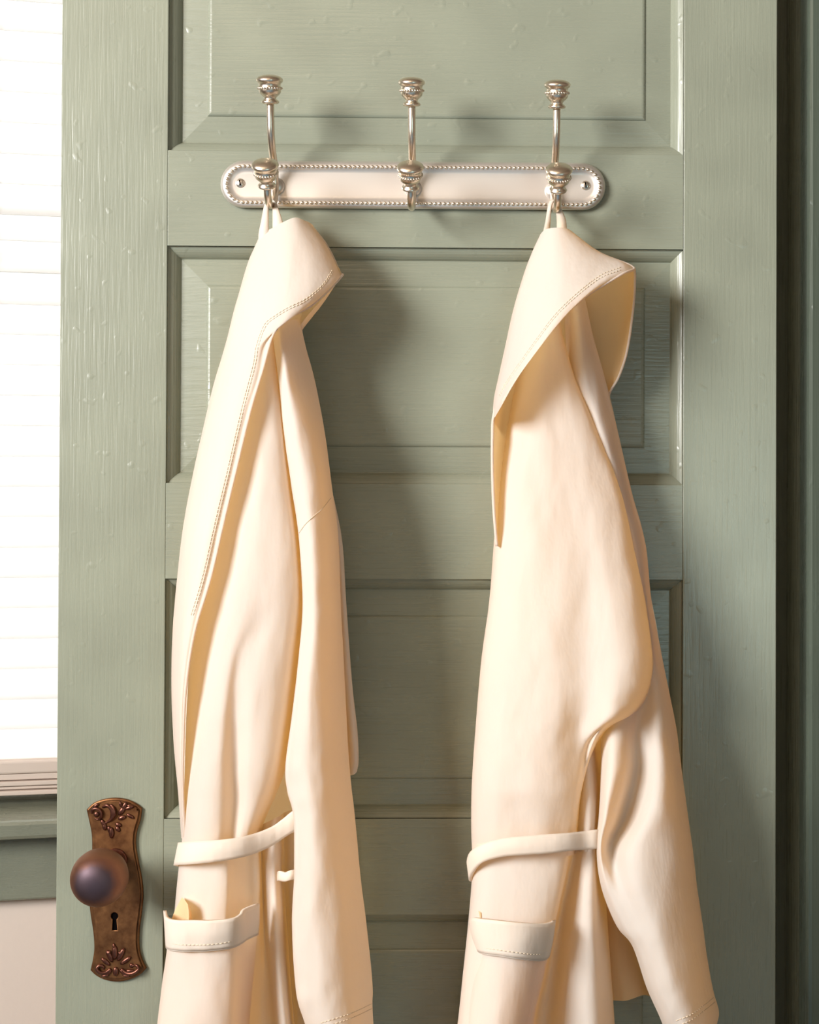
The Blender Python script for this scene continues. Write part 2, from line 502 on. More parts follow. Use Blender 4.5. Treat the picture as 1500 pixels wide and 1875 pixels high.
# ------------------------------------------------------------------ door knob and its plate
def curve_plate(name, loops, d0, d1, bev, m, parent, seg=3):
    """flat plate between depths d0..d1 (mm proud) from closed photo-pixel loops; later loops are holes"""
    cu = bpy.data.curves.new(name, 'CURVE'); cu.dimensions = '2D'; cu.fill_mode = 'BOTH'
    dm = (d0 + d1) / 2
    for lp in loops:
        sp = cu.splines.new('POLY'); sp.points.add(len(lp) - 1); sp.use_cyclic_u = True
        for k, (x, y) in enumerate(lp):
            q = P(x, y, dm)
            sp.points[k].co = (q.x, q.z, 0, 1)
    cu.extrude = max((d1 - d0) / 2 - bev, 0.01) * .001
    cu.bevel_depth = bev * .001; cu.bevel_resolution = seg
    cu.offset = -bev * .001
    tmp = bpy.data.objects.new(name, cu); COL.objects.link(tmp)
    dg = bpy.context.evaluated_depsgraph_get()
    me = bpy.data.meshes.new_from_object(tmp.evaluated_get(dg))
    bpy.data.objects.remove(tmp)
    me.transform(Matrix(((1, 0, 0, 0), (0, 0, -1, -dm * .001), (0, 1, 0, 0), (0, 0, 0, 1))))
    bm = bmesh.new(); bm.from_mesh(me)
    bmesh.ops.remove_doubles(bm, verts=bm.verts, dist=1e-7)
    bmesh.ops.recalc_face_normals(bm, faces=bm.faces)
    bm.to_mesh(me); bm.free()
    me.materials.clear()
    return link(name, me, m, parent)
def closed2(pts, n):
    v = [Vector(p) for p in pts]; out = []
    k = len(v)
    for i in range(k):
        for s in range(n):
            out.append(cr(v[i - 1], v[i], v[(i + 1) % k], v[(i + 2) % k], s / n))
    return [(q.x, q.y) for q in out]
def sharp_loop(segs, n=5):
    """open splines joined at sharp corners"""
    out = []
    for s in segs:
        sp = spline([Vector(p) for p in s], n)
        out += [(q.x, q.y) for q in sp[:-1]]
    return out
plate_loop = sharp_loop([
    [(159, 1482), (172, 1470), (190, 1463), (211, 1460.5), (232, 1463), (250, 1471), (261, 1480)],
    [(261, 1480), (258, 1500), (251, 1525), (250, 1550), (255, 1580), (261, 1612), (263, 1640), (260, 1672), (256, 1705), (256, 1735), (262, 1758), (269, 1772)],
    [(269, 1772), (257, 1784), (238, 1793), (216, 1797), (194, 1794), (177, 1786), (166, 1776)],
    [(166, 1776), (170, 1758), (173, 1735), (171, 1705), (166, 1672), (163, 1640), (164, 1612), (168, 1580), (169, 1550), (168, 1525), (163, 1500), (159, 1482)]])
def inset_loop(lp, k):
    cx, cy = 213, 1628
    n = len(lp); out = []
    for i in range(n):
        a, b = Vector(lp[i - 1]), Vector(lp[(i + 1) % n])
        t = (b - a).normalized()
        out.append((lp[i][0] - t.y * k, lp[i][1] + t.x * k))
    return out
def keyhole(cx, cy, s):
    pts = []
    for k in range(15):
        a = math.radians(118 + (422 - 118) * k / 14)
        pts.append((cx + 6.6 * s * math.cos(a), cy + 6.6 * s * math.sin(a)))
    pts += [(cx + 5.2 * s, cy + 26 * s), (cx - 4.6 * s, cy + 26 * s)]
    return pts
kp = curve_plate('knob_plate', [plate_loop], 0.2, 4.0, 1.6, BRONZE, door)
tag(kp, 'aged copper escutcheon plate with leaf relief and keyhole')
curve_plate('raised_face', [inset_loop(plate_loop, 8.5), keyhole(210, 1677, 1.0)], 4.0, 6.4, 1.0, BRONZE, kp)
curve_plate('keyhole', [keyhole(210, 1677, 1.25)], 4.02, 4.2, 0.05, BLACK, kp)
for cx, cy, rr in ((177, 1491, 5.2), (241, 1768, 4.2)):
    bm = bmesh.new()
    lathe_bm(bm, [(0, .0012), (rr * MM * .6, .0011), (rr * MM, .0004), (rr * MM, -.001)], 14, axis_mtx(P(cx, cy, 6.5), Vector((0, -1, 0))))
    from_bm('screw', bm, BRONZED, kp, True)
# leaf and scroll relief
bm = bmesh.new()
def scroll(pts, r0, r1, d=6.8, lift=1.6):
    q = [P(x, y, d) for x, y in pts]
    path = spline(q, 5)
    n = len(path)
    for i, p in enumerate(path):
        p.y -= lift * .001 * math.sin(math.pi * min(1, (i / (n - 1)) * 1.1))
    tube_bm(bm, path, lambda t: 1.25 * MM * (r0 + (r1 - r0) * t) * (0.55 + 0.75 * math.sin(math.pi * (0.12 + 0.8 * t))), 8)
def leaf(x, y, ang, ln, wd, d=7.0):
    ln *= 1.25; wd *= 1.35
    a = math.radians(ang)
    rot = Matrix.Rotation(-a, 3, 'Y')
    ball_bm(bm, P(x + ln / 2 * math.cos(a), y + ln / 2 * math.sin(a), d), MM, (ln / 2, 2.8, wd / 2), 10, 6, Matrix.Rotation(a, 3, 'Y'))
# top: shell scroll, boss ring, drop and right spray
for k in range(5):
    o = k * 3.6
    scroll([(188 + o, 1478 - 1.2 * k), (197 + o * .8, 1474 + k * 1.5), (205 + o * .35, 1483 + k * 2), (204 - o * .1, 1497 + k), (196 - o * .25, 1505 + k * .6)], 2.1, 1.6)
scroll([(168, 1489), (170, 1482), (178, 1480), (185, 1485), (186, 1494), (181, 1500), (174, 1499)], 2.0, 1.8)
for (x, y, a, l, w) in ((170, 1480, -40, 12, 5), (185, 1500, 60, 14, 6), (190, 1506, 80, 12, 6), (198, 1512, 70, 12, 6), (204, 1514, 90, 17, 7), (213, 1513, 60, 9, 6),
                        (211, 1508, 20, 10, 6), (216, 1500, -20, 13, 6), (217, 1493, -55, 16, 7), (223, 1484, -60, 15, 6), (228, 1482, -20, 15, 5), (231, 1490, 30, 14, 5), (222, 1478, -100, 9, 4), (232, 1474, 20, 10, 4)):
    leaf(x, y, a, l, w)
# bottom: palmette with side scrolls
for (x, y, a, l, w) in ((210, 1758, -90, 22, 8), (206, 1762, -115, 20, 7), (215, 1760, -62, 22, 7), (202, 1768, -140, 18, 6), (220, 1766, -35, 20, 6), (212, 1770, 90, 14, 8),
                        (205, 1775, 140, 16, 6), (219, 1775, 40, 16, 6), (196, 1751, -60, 10, 5), (225, 1752, -130, 10, 5), (230, 1778, 0, 14, 5), (182, 1782, 10, 14, 5), (209, 1738, -95, 9, 4), (200, 1785, 170, 12, 4), (224, 1785, 10, 12, 4)):
    leaf(x, y, a, l, w)
scroll([(203, 1774), (194, 1780), (184, 1780), (178, 1773), (183, 1767), (190, 1770), (189, 1775)], 2.4, 1.6)
scroll([(222, 1774), (232, 1781), (244, 1781), (254, 1774), (250, 1767), (242, 1769)], 2.4, 1.6)
from_bm('leaf_relief', bm, BRONZED, kp, True)
# knob
kc = P(183, 1606, 62)
ax = Vector((0, -1, 0))
me_ = bpy.data.meshes.new('door_knob')
bm = bmesh.new()
R_ = 0.0262
prof = [(0.0, .026), (.006, .0257), (.012, .0243), (.0175, .0212), (.0222, .0160), (.0251, .0095), (R_, .003), (.0259, -.004), (.0238, -.0105), (.0195, -.0160), (.0140, -.0198), (.0105, -.0230), (.0095, -.030), (.0105, -.036)]
lathe_bm(bm, prof, 48, Matrix.Identity(4))
bmesh.ops.recalc_face_normals(bm, faces=bm.faces)
bm.to_mesh(me_); bm.free()
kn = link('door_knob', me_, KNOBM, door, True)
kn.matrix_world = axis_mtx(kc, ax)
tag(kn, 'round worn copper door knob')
sp_ = Vector((kc.x, 0, kc.z))
bm = bmesh.new()
lathe_bm(bm, [(.0118, .0060), (.0118, .0068), (.0108, .0078), (.0098, .0085), (.0095, .016), (.0095, .028), (0, .028)], 32, axis_mtx(sp_, ax))
from_bm('knob_collar', bm, BRONZED, kn, True).matrix_parent_inverse = kn.matrix_world.inverted()

# ------------------------------------------------------------------ hook rail
rail = empty('hook_rail', (0, 0, 0))
tag(rail, 'long brushed nickel hook rail with beaded edge and three double hooks on the green door', 'hook rail')
XA, XB, YT, YBt = 404, 1109, 296, 383
def stadium(ins, n=20):
    r = (YBt - YT) / 2 - ins
    cy = (YT + YBt) / 2
    xa, xb = XA + ins + r, XB - ins - r
    out = []
    for k in range(n + 1):
        a = math.pi / 2 + math.pi * k / n
        out.append((xa + r * math.cos(a), cy - r * math.sin(a)))
    for k in range(n + 1):
        a = -math.pi / 2 + math.pi * k / n
        out.append((xb + r * math.cos(a), cy - r * math.sin(a)))
    return out
def sloped(x, y):   # plate follows the door's own level
    return x, y + (x - 757) * 0.0068
bm = bmesh.new()
rings = []
for ins, d in ((0, 0.2), (0, 3.5), (1.2, 6.0), (4, 8.0), (8, 9.0), (13.5, 9.0), (15, 8.2), (20, 7.2), (23, 7.0)):
    rings.append([bm.verts.new(P(*sloped(*q), d)) for q in stadium(ins)])
for a_, b_ in zip(rings[:-1], rings[1:]):
    n = len(a_)
    for k in range(n):
        bm.faces.new((a_[k], a_[(k + 1) % n], b_[(k + 1) % n], b_[k]))
bm.faces.new(rings[-1]); bm.faces.new(rings[0][::-1])
bp = from_bm('backplate', bm, NICKELP, rail, True)
lp = stadium(10.5, 40)
cum = [0]
for k in range(len(lp)):
    cum.append(cum[-1] + (Vector(lp[(k + 1) % len(lp)]) - Vector(lp[k])).length)
nb = 172
bm = bmesh.new()
j = 0
for k in range(nb):
    s = cum[-1] * k / nb
    while cum[j + 1] < s: j += 1
    t = (s - cum[j]) / (cum[j + 1] - cum[j])
    q = Vector(lp[j]).lerp(Vector(lp[(j + 1) % len(lp)]), t)
    ball_bm(bm, P(*sloped(q.x, q.y), 9.0), 3.2 * MM, (1, 1, 1), 8, 6)
tag(from_bm('bead_trim', bm, NICKEL, bp, True), kind='stuff')
for sx in (440, 1072.5):
    c = P(*sloped(sx, 337.5), 7.0)
    bm = bmesh.new()
    lathe_bm(bm, [(.0046, -.0005), (.0046, .0006), (.0038, .0016), (.0020, .0021), (0, .0022)], 20, axis_mtx(c, ax))
    sc = from_bm('screw', bm, STEEL, rail, True)
    bm = bmesh.new()
    for a_ in (20, 110):
        box_bm(bm, (-.0026, -.00045, .0017), (.0026, .00045, .00235))
        bmesh.ops.rotate(bm, cent=(0, 0, 0), matrix=Matrix.Rotation(math.radians(a_ if a_ == 20 else 90), 3, 'Z'), verts=bm.verts)
    bm.transform(axis_mtx(c, ax))
    from_bm('cross_slot', bm, BLACK, sc)
KPROF = [(0, 0), (12, 0), (15.5, 1.5), (16.5, 4), (14.5, 6.5), (11, 9), (11.5, 12), (15, 15), (19, 19), (20.3, 23), (20.6, 25), (20.6, 31), (19.6, 33), (20.4, 36.5), (23.5, 39), (24.6, 42), (23.8, 45), (20, 48.3), (14, 50.6), (7, 51.8), (0, 52.2)]
def knob_top(base, direction, hook):
    m = axis_mtx(base, direction)
    s = MM * 0.955
    bm = bmesh.new(); lathe_bm(bm, [(r * s, h * s) for r, h in KPROF], 36, m)
    k = from_bm('hook_knob', bm, NICKEL, hook, True)
    bm = bmesh.new()
    for i in range(26):
        a_ = 2 * math.pi * i / 26
        ball_bm(bm, m @ Vector((21.0 * s * math.cos(a_), 21.0 * s * math.sin(a_), 28 * s)), 2.5 * s, (1, 1, 1), 8, 6)
    tag(from_bm('bead_ring', bm, NICKEL, k, True), kind='stuff')
for (xu, xsk, xl) in ((496, 504, 487), (756.5, 756, 755), (1020, 1014.5, 1021)):
    off = (xsk - 757) * 0.0068
    hk = empty('hook', (0, 0, 0), rail)
    X = P(xsk, 335, 15).x
    def hp(y, d):
        q = P(757, y + off, d); return Vector((X, q.y, q.z))
    path = spline([hp(196, 50), hp(220, 49), hp(250, 45), hp(278, 36), hp(303, 24), hp(328, 16), hp(350, 14.5), hp(367, 20), hp(377, 33), hp(379.5, 46), hp(374, 58), hp(362, 65), hp(348, 68.5)], 7)
    bm = bmesh.new(); tube_bm(bm, path, 7.0 * MM * .95, 14)
    from_bm('hook_arm', bm, NICKEL, hk, True)
    bm = bmesh.new()
    lathe_bm(bm, [(.0085, .0070), (.0085, .0085), (.007, .0100), (.0045, .0115), (0, .0115)], 20, axis_mtx(Vector((X, 0, hp(345, 8).z)), ax))
    from_bm('mounting_boss', bm, NICKELP, hk, True)
    knob_top(hp(195, 50), hp(145, 57) - hp(195, 50), hk)
    knob_top(hp(347, 68.5), hp(300, 84) - hp(347, 68.5), hk)

# ------------------------------------------------------------------ robes: lofted cloth
SHALLOW = False                 # the right robe lies flatter against the door at shoulder height
def deepen(y, d):
    if SHALLOW:
        t = min(1.0, max(0.0, (y - 850) / 600.0))
        return d * (0.72 + 0.28 * t) + max(0.0, d - 40) * 0.36 * t
    t = min(1.0, max(0.0, (y - 480) / 620.0))
    return d + max(0.0, d - 40) * 0.36 * t
def patch(name, rows, m, parent, nu=6, nv=8, thick=2.2, wob=1.0, seed=0.0, hem=()):
    """rows: control points (px, py, depth mm); every row has the same number of points"""
    V = [[Vector(p) for p in r] for r in rows]
    cols_s = [spline(r, nu) for r in V]
    nc = len(cols_s[0])
    grid = []
    colsplines = [spline([r[c] for r in cols_s], nv) for c in range(nc)]
    nr = len(colsplines[0])
    bm = bmesh.new()
    vs = []
    for i in range(nr):
        row = []
        for c in range(nc):
            q = colsplines[c][i]
            w = P(q.x, q.y, deepen(q.y, q.z))
            k = noise.noise(Vector((q.x * .022 + seed, q.y * .009, seed * 3))) * 2.2 + noise.noise(Vector((q.x * .06, q.y * .03 + seed, 5))) * 0.8
            w.y -= wob * k * .001
            row.append(bm.verts.new(w))
        vs.append(row)
    for i in range(nr - 1):
        for c in range(nc - 1):
            bm.faces.new((vs[i][c], vs[i][c + 1], vs[i + 1][c + 1], vs[i + 1][c]))
    edge = {'top': [v.co.copy() for v in vs[0]], 'bottom': [v.co.copy() for v in vs[-1]],
            'left': [r[0].co.copy() for r in vs], 'right': [r[-1].co.copy() for r in vs],
            'grid': [[v.co.copy() for v in r] for r in vs]}
    me = bpy.data.meshes.new(name)
    bm.to_mesh(me); bm.free()
    o = link(name, me, m, parent, True)
    if thick > 2.5:
        s = o.modifiers.new('thickness', 'SOLIDIFY'); s.thickness = thick * .001; s.offset = 0
    return o, edge
def cord(name, path, rad, m, parent, seg=8):
    bm = bmesh.new(); tube_bm(bm, path, rad * .001, seg)
    return from_bm(name, bm, m, parent, True)
def stitches(path, parent, step=0.0036, ln=0.0026, r=0.00035, lift=0.0003):
    bm = bmesh.new()
    acc = 0; nxt = 0
    for a, b in zip(path[:-1], path[1:]):
        L = (b - a).length
        while nxt < acc + L:
            t = (nxt - acc) / max(L, 1e-9)
            p = a.lerp(b, t); d = (b - a).normalized()
            p.y -= lift
            tube_bm(bm, [p - d * ln / 2, p + d * ln / 2], r, 5)
            nxt += step
        acc += L
    o = from_bm('stitching', bm, THREAD, parent, True)
    tag(o, kind='stuff')
    return o
from mathutils.bvhtree import BVHTree
def on_surface(edge, pix, n=8):
    """a curve lying on a cloth patch: through the patch along each sight line, first face met"""
    g = edge['grid']; nr, nc = len(g), len(g[0])
    vs = [v for r in g for v in r]
    fs = [(i * nc + c, i * nc + c + 1, (i + 1) * nc + c + 1, (i + 1) * nc + c) for i in range(nr - 1) for c in range(nc - 1)]
    t = BVHTree.FromPolygons(vs, fs)
    out = []
    for q in spline([Vector((x, y, 0)) for x, y in pix], n):
        h = t.ray_cast(CAM_LOC, ray(q.x, q.y).normalized())
        if h[0] is not None: out.append(h[0])
    return out

# ================= left robe
rA = empty('bathrobe', (0, 0, 0))
tag(rA, 'cream cotton bathrobe hanging from the leftmost hook, nearer the copper door knob', 'bathrobe', 'bathrobes hanging on the door')

hoodA = [
    [(470, 445, 30), (478, 429, 44), (500, 417, 56), (522, 405, 62), (541, 398, 62), (557, 403, 56), (571, 410, 46), (576, 420, 30)],
    [(455, 478, 30), (464, 466, 50), (490, 462, 66), (522, 456, 76), (550, 452, 77), (575, 450, 70), (595, 449, 56), (600, 452, 34)],
    [(440, 528, 32), (449, 517, 55), (478, 515, 75), (515, 511, 88), (550, 506, 90), (583, 500, 84), (612, 492, 68), (622, 498, 50)],
    [(428, 570, 34), (436, 558, 57), (465, 561, 79), (502, 559, 93), (540, 550, 97), (575, 538, 92), (606, 522, 80), (624, 508, 64)],
    [(418, 612, 36), (427, 597, 59), (450, 603, 80), (482, 602, 94), (512, 593, 99), (538, 579, 97), (558, 565, 92), (575, 556, 84)],
    [(406, 655, 38), (416, 640, 61), (434, 645, 81), (455, 644, 94), (472, 637, 99), (484, 627, 99), (494, 612, 97), (508, 600, 92)],
    [(391, 705, 40), (401, 700, 64), (420, 698, 84), (440, 696, 95), (455, 693, 99), (466, 690, 100), (474, 687, 99), (480, 682, 95)],
    [(374, 775, 42), (381, 770, 67), (400, 769, 86), (419, 768, 96), (433, 767, 100), (443, 766, 101), (450, 765, 100), (456, 764, 96)],
    [(355, 860, 44), (361, 858, 70), (379, 858, 88), (396, 858, 98), (410, 858, 102), (420, 858, 103), (427, 858, 102), (433, 858, 98)],
    [(336, 960, 46), (343, 958, 72), (358, 958, 90), (373, 958, 99), (385, 958, 103), (395, 958, 104), (402, 958, 103), (409, 958, 99)],
    [(324, 1060, 48), (330, 1058, 73), (342, 1058, 90), (355, 1058, 100), (365, 1058, 104), (374, 1058, 105), (380, 1058, 104), (386, 1058, 100)],
    [(316, 1160, 48), (320, 1158, 72), (328, 1158, 88), (335, 1158, 98), (342, 1158, 102), (348, 1158, 104), (353, 1158, 104), (356, 1158, 100)],
    [(314, 1260, 48), (317, 1258, 70), (322, 1258, 84), (327, 1258, 93), (331, 1258, 99), (335, 1258, 101), (338, 1258, 101), (341, 1258, 98)],
    [(318, 1360, 48), (320, 1358, 66), (322, 1358, 78), (326, 1358, 87), (329, 1358, 93), (332, 1358, 95), (334, 1358, 95), (336, 1358, 93)],
    [(326, 1450, 46), (327, 1450, 60), (328, 1450, 70), (330, 1450, 78), (331, 1450, 83), (332, 1450, 86), (333, 1450, 86), (335, 1450, 84)],
    [(332, 1535, 44), (333, 1535, 55), (333.5, 1535, 63), (334, 1535, 70), (335, 1535, 75), (336, 1535, 78), (337, 1535, 78), (339, 1535, 76)],
]
hoodA = [r[:-1] + [(r[-1][0], r[-1][1], r[-2][2] + 1.0)] if k > 4 else r for k, r in enumerate(hoodA)]
o, e = patch('shawl_hood', hoodA, CLOTH_DB, rA, nu=4, nv=7, wob=0.6, seed=1.3)
cord('hem_edge', e['right'], 1.2, CLOTH, o)
for off in (9, 13):
    stitches(on_surface(e, [(612 - off * .3, 507 - off * .9), (590, 535 - off), (560, 560 - off), (530, 575 - off), (505, 590 - off), (492 - off * .6, 605 - off * .8), (482 - off, 635), (476 - off, 670), (455 - off, 750), (432 - off, 850), (407 - off, 955), (384 - off, 1055), (362 - off, 1130)]), o)
# back half of the hood, dropping behind the front flap
hoodAb = [
    [(480, 432, 30), (510, 418, 26), (540, 402, 26), (565, 412, 30), (574, 418, 34)],
    [(455, 500, 18), (500, 495, 14), (550, 490, 14), (595, 480, 30), (612, 478, 50)],
    [(430, 590, 15), (480, 590, 12), (540, 585, 12), (590, 552, 34), (622, 510, 60)],
    [(412, 660, 15), (460, 660, 12), (520, 650, 12), (551, 608, 40), (569, 571, 66)],
    [(398, 720, 15), (440, 720, 12), (500, 710, 14), (540, 650, 34), (552, 592, 58)],
]
patch('hood_back', hoodAb, CLOTH, rA, nu=6, nv=6, wob=0.6, seed=4.1)

frontA = [
    [(488, 490, 30), (492, 490, 40), (496, 490, 46), (500, 490, 48), (504, 490, 48), (508, 490, 47), (511, 490, 44), (514, 490, 36)],
    [(468, 590, 35), (476, 590, 58), (482, 590, 66), (488, 590, 70), (493, 590, 70), (498, 590, 68), (502, 590, 62), (505, 590, 46)],
    [(438, 700, 38), (450, 700, 66), (465, 700, 78), (480, 700, 84), (493, 700, 85), (503, 700, 82), (511, 700, 74), (516, 700, 50)],
    [(412, 800, 38), (428, 800, 68), (450, 800, 82), (475, 800, 90), (497, 800, 91), (511, 800, 88), (520, 800, 79), (526, 800, 52)],
    [(390, 900, 38), (404, 900, 70), (430, 900, 86), (465, 900, 95), (498, 900, 96), (518, 900, 93), (530, 900, 84), (538, 900, 54)],
    [(370, 1000, 38), (385, 1000, 72), (412, 1000, 89), (452, 1000, 99), (495, 1000, 100), (525, 1000, 97), (542, 1000, 88), (552, 1000, 55)],
    [(358, 1100, 38), (372, 1100, 74), (398, 1100, 93), (442, 1100, 102), (490, 1100, 102), (525, 1100, 100), (546, 1100, 90), (557, 1100, 56)],
    [(348, 1200, 38), (361, 1200, 76), (386, 1200, 96), (420, 1200, 104), (445, 1200, 102), (490, 1200, 105), (532, 1200, 95), (549, 1200, 58)],
    [(342, 1300, 38), (351, 1300, 78), (374, 1300, 98), (408, 1300, 106), (432, 1300, 101), (470, 1300, 107), (518, 1300, 98), (538, 1300, 60)],
    [(338, 1400, 38), (344, 1400, 80), (365, 1400, 98), (402, 1400, 105), (430, 1400, 96), (458, 1400, 106), (502, 1400, 100), (525, 1398, 66)],
    [(336, 1470, 36), (339, 1470, 78), (360, 1470, 97), (402, 1470, 103), (430, 1468, 92), (453, 1466, 102), (482, 1464, 98), (505, 1456, 68)],
    [(334, 1540, 34), (335, 1540, 76), (355, 1538, 95), (398, 1535, 102), (424, 1530, 92), (443, 1526, 98), (463, 1520, 94), (483, 1506, 66)],
    [(334, 1575, 34), (333, 1570, 76), (352, 1568, 94), (395, 1565, 100), (420, 1560, 90), (440, 1556, 94), (458, 1550, 90), (476, 1540, 64)],
]
patch('front_panel', frontA, CLOTH, rA, nu=6, nv=7, wob=0.8, seed=2.2)

skirtA = [
    [(333, 1545, 30), (333, 1545, 74), (352, 1545, 92), (390, 1542, 99), (415, 1538, 98), (424, 1535, 92), (437, 1532, 88), (455, 1527, 84), (470, 1520, 80), (478, 1512, 62), (487, 1506, 74), (500, 1500, 82), (512, 1494, 76), (520, 1488, 52), (530, 1484, 60), (548, 1478, 64)],
    [(326, 1610, 32), (327, 1610, 80), (346, 1610, 97), (388, 1610, 104), (412, 1610, 104), (421, 1610, 101), (434, 1608, 93), (454, 1602, 84), (473, 1600, 82), (480, 1600, 60), (487, 1600, 76), (500, 1600, 86), (512, 1600, 78), (519, 1600, 48), (530, 1600, 60), (548, 1600, 66)],
    [(316, 1700, 34), (319, 1700, 84), (340, 1700, 101), (382, 1700, 108), (408, 1700, 108), (420, 1700, 104), (434, 1700, 94), (452, 1700, 84), (472, 1700, 76), (484, 1700, 60), (492, 1700, 78), (504, 1700, 90), (517, 1700, 82), (525, 1700, 46), (533, 1700, 58), (548, 1700, 66)],
    [(302, 1800, 36), (306, 1800, 88), (330, 1800, 106), (376, 1800, 113), (408, 1800, 112), (426, 1800, 104), (440, 1800, 90), (456, 1800, 76), (478, 1800, 62), (492, 1800, 62), (499, 1800, 82), (511, 1800, 95), (524, 1800, 86), (532, 1800, 46), (540, 1800, 58), (555, 1800, 66)],
    [(290, 1885, 36), (294, 1885, 92), (322, 1885, 110), (372, 1885, 117), (408, 1885, 115), (430, 1885, 104), (444, 1885, 88), (460, 1885, 70), (482, 1885, 58), (500, 1885, 64), (506, 1885, 84), (518, 1885, 98), (531, 1885, 90), (539, 1885, 46), (547, 1885, 58), (565, 1885, 66)],
    [(262, 2100, 38), (266, 2100, 96), (300, 2100, 116), (362, 2100, 124), (408, 2100, 120), (436, 2100, 106), (452, 2100, 88), (470, 2100, 66), (496, 2100, 58), (516, 2100, 66), (524, 2100, 88), (538, 2100, 102), (554, 2100, 92), (564, 2100, 46), (574, 2100, 58), (590, 2100, 66)],
    [(236, 2330, 38), (240, 2330, 98), (280, 2330, 120), (352, 2330, 128), (408, 2330, 124), (440, 2330, 108), (460, 2330, 88), (482, 2330, 64), (510, 2330, 58), (532, 2330, 68), (542, 2330, 90), (558, 2330, 104), (578, 2330, 94), (588, 2330, 46), (600, 2330, 58), (620, 2330, 66)],
]
patch('skirt', skirtA, CLOTH, rA, nu=4, nv=8, wob=0.8, seed=3.7)

def tubeA(y, l, lit, r, dl, df, dr):
    a = l + (lit - l) * 0.18
    b = l + (lit - l) * 0.55
    s1 = lit + (r - lit) * 0.50
    s2 = lit + (r - lit) * 0.86
    k = df - dr
    return [(l + 16, y, dl - 52), (l + 1, y, dl - 20), (l, y, dl), (a, y, df - 5), (b, y, df), (lit, y, df - k * .13), (s1, y, df - k * 0.40), (s2, y, df - k * 0.72), (r, y, dr), (r - 10, y, dr - 32)]
sleeveA = [
    tubeA(585, 496, 520, 549, 66, 76, 50), tubeA(640, 503, 528, 561, 74, 84, 54),
    tubeA(700, 511, 540, 577, 82, 92, 58), tubeA(800, 522, 568, 596, 88, 100, 62),
    tubeA(900, 536, 585, 609, 93, 106, 66), tubeA(980, 548, 592, 619, 98, 110, 70),
    tubeA(1100, 555, 594, 624, 104, 114, 74), tubeA(1200, 548, 592, 629, 108, 118, 76),
    tubeA(1300, 537, 590, 634, 112, 121, 78), tubeA(1400, 524, 592, 640, 114, 124, 80),
    tubeA(1450, 527, 598, 645, 115, 125, 80), tubeA(1500, 539, 604, 651, 116, 126, 81), tubeA(1600, 540, 612, 660, 118, 129, 82),
    tubeA(1690, 536, 618, 671, 119, 131, 84), tubeA(1800, 542, 628, 682, 120, 133, 85), tubeA(1838, 548, 632, 682, 120, 134, 85),
    tubeA(1875, 560, 636, 684, 118, 134, 85), tubeA(1945, 585, 645, 688, 116, 132, 85),
]
o, e = patch('sleeve', sleeveA, CLOTH, rA, nu=5, nv=7, wob=1.6, seed=5.5)
stitches(on_surface(e, [(549, 974), (560, 959), (575, 945), (590, 932), (606, 912)]), o, step=.0026, ln=.0026)
for off in (0, 9):
    stitches(on_surface(e, [(590, 1872 + off), (630, 1860 + off), (655, 1850 + off), (680, 1838 + off)]), o)
rearA = [
    [(530, 700, 22), (542, 700, 36), (550, 700, 38), (558, 700, 36), (556, 700, 18)],
    [(565, 850, 22), (580, 850, 42), (588, 850, 46), (596, 850, 42), (592, 850, 18)],
    [(590, 950, 22), (602, 950, 48), (612, 950, 55), (620, 950, 48), (614, 950, 18)],
    [(600, 1010, 22), (612, 1010, 50), (622, 1010, 58), (629, 1010, 50), (622, 1010, 18)],
    [(604, 1100, 22), (618, 1100, 52), (628, 1100, 60), (634, 1100, 52), (628, 1100, 18)],
    [(612, 1250, 22), (626, 1250, 54), (638, 1250, 62), (645, 1250, 54), (638, 1250, 18)],
    [(620, 1340, 22), (634, 1340, 56), (647, 1340, 64), (655, 1340, 54), (648, 1340, 18)],
    [(622, 1395, 22), (636, 1395, 56), (650, 1395, 64), (657, 1392, 54), (650, 1392, 18)],
    [(622, 1420, 22), (636, 1420, 54), (648, 1418, 60), (654, 1412, 52), (648, 1412, 18)],
]
patch('rear_sleeve', rearA, CLOTH, rA, nu=5, nv=6, wob=0.8, seed=6.5)
backA = [
    [(468, 470, 16), (495, 466, 13), (525, 462, 13), (550, 462, 15)],
    [(415, 680, 16), (460, 680, 10), (520, 680, 10), (560, 680, 15)],
    [(352, 980, 16), (430, 980, 8), (540, 980, 8), (608, 980, 15)],
    [(326, 1300, 18), (420, 1300, 8), (550, 1300, 8), (632, 1300, 16)],
    [(336, 1540, 18), (420, 1540, 8), (550, 1540, 8), (632, 1540, 16)],
    [(300, 1850, 20), (400, 1850, 9), (560, 1850, 9), (650, 1850, 18)],
    [(248, 2330, 22), (380, 2330, 10), (570, 2330, 10), (680, 2330, 20)],
]
patch('back_panel', backA, CLOTH_BK, rA, nu=6, nv=6, wob=0.6, seed=7.7)
def band(name, top, bot, m, parent, th=3.2, nu=6, wob=.5, seed=0):
    mid = [((a[0] + b[0]) / 2, (a[1] + b[1]) / 2, (a[2] + b[2]) / 2 + 1.2) for a, b in zip(top, bot)]
    return patch(name, [top, mid, bot], m, parent, nu=nu, nv=3, thick=th, wob=wob, seed=seed)
bt = [(348, 1546, 20), (332, 1545, 52), (331, 1543, 86), (355, 1541, 104), (400, 1538, 111), (440, 1533, 109), (470, 1525, 102), (500, 1512, 96), (520, 1498, 94), (540, 1482, 92), (562, 1470, 84)]
bb = [(345, 1590, 20), (325, 1586, 52), (323, 1584, 86), (348, 1582, 105), (395, 1577, 112), (435, 1570, 110), (468, 1561, 103), (498, 1547, 97), (518, 1534, 95), (540, 1521, 93), (562, 1510, 84)]
o, e = band('belt', bt, bb, CLOTH_IN, rA, seed=8)
lt = [(505, 1602, 60), (513, 1595, 92), (524, 1598, 98), (535, 1594, 99), (552, 1592, 90)]
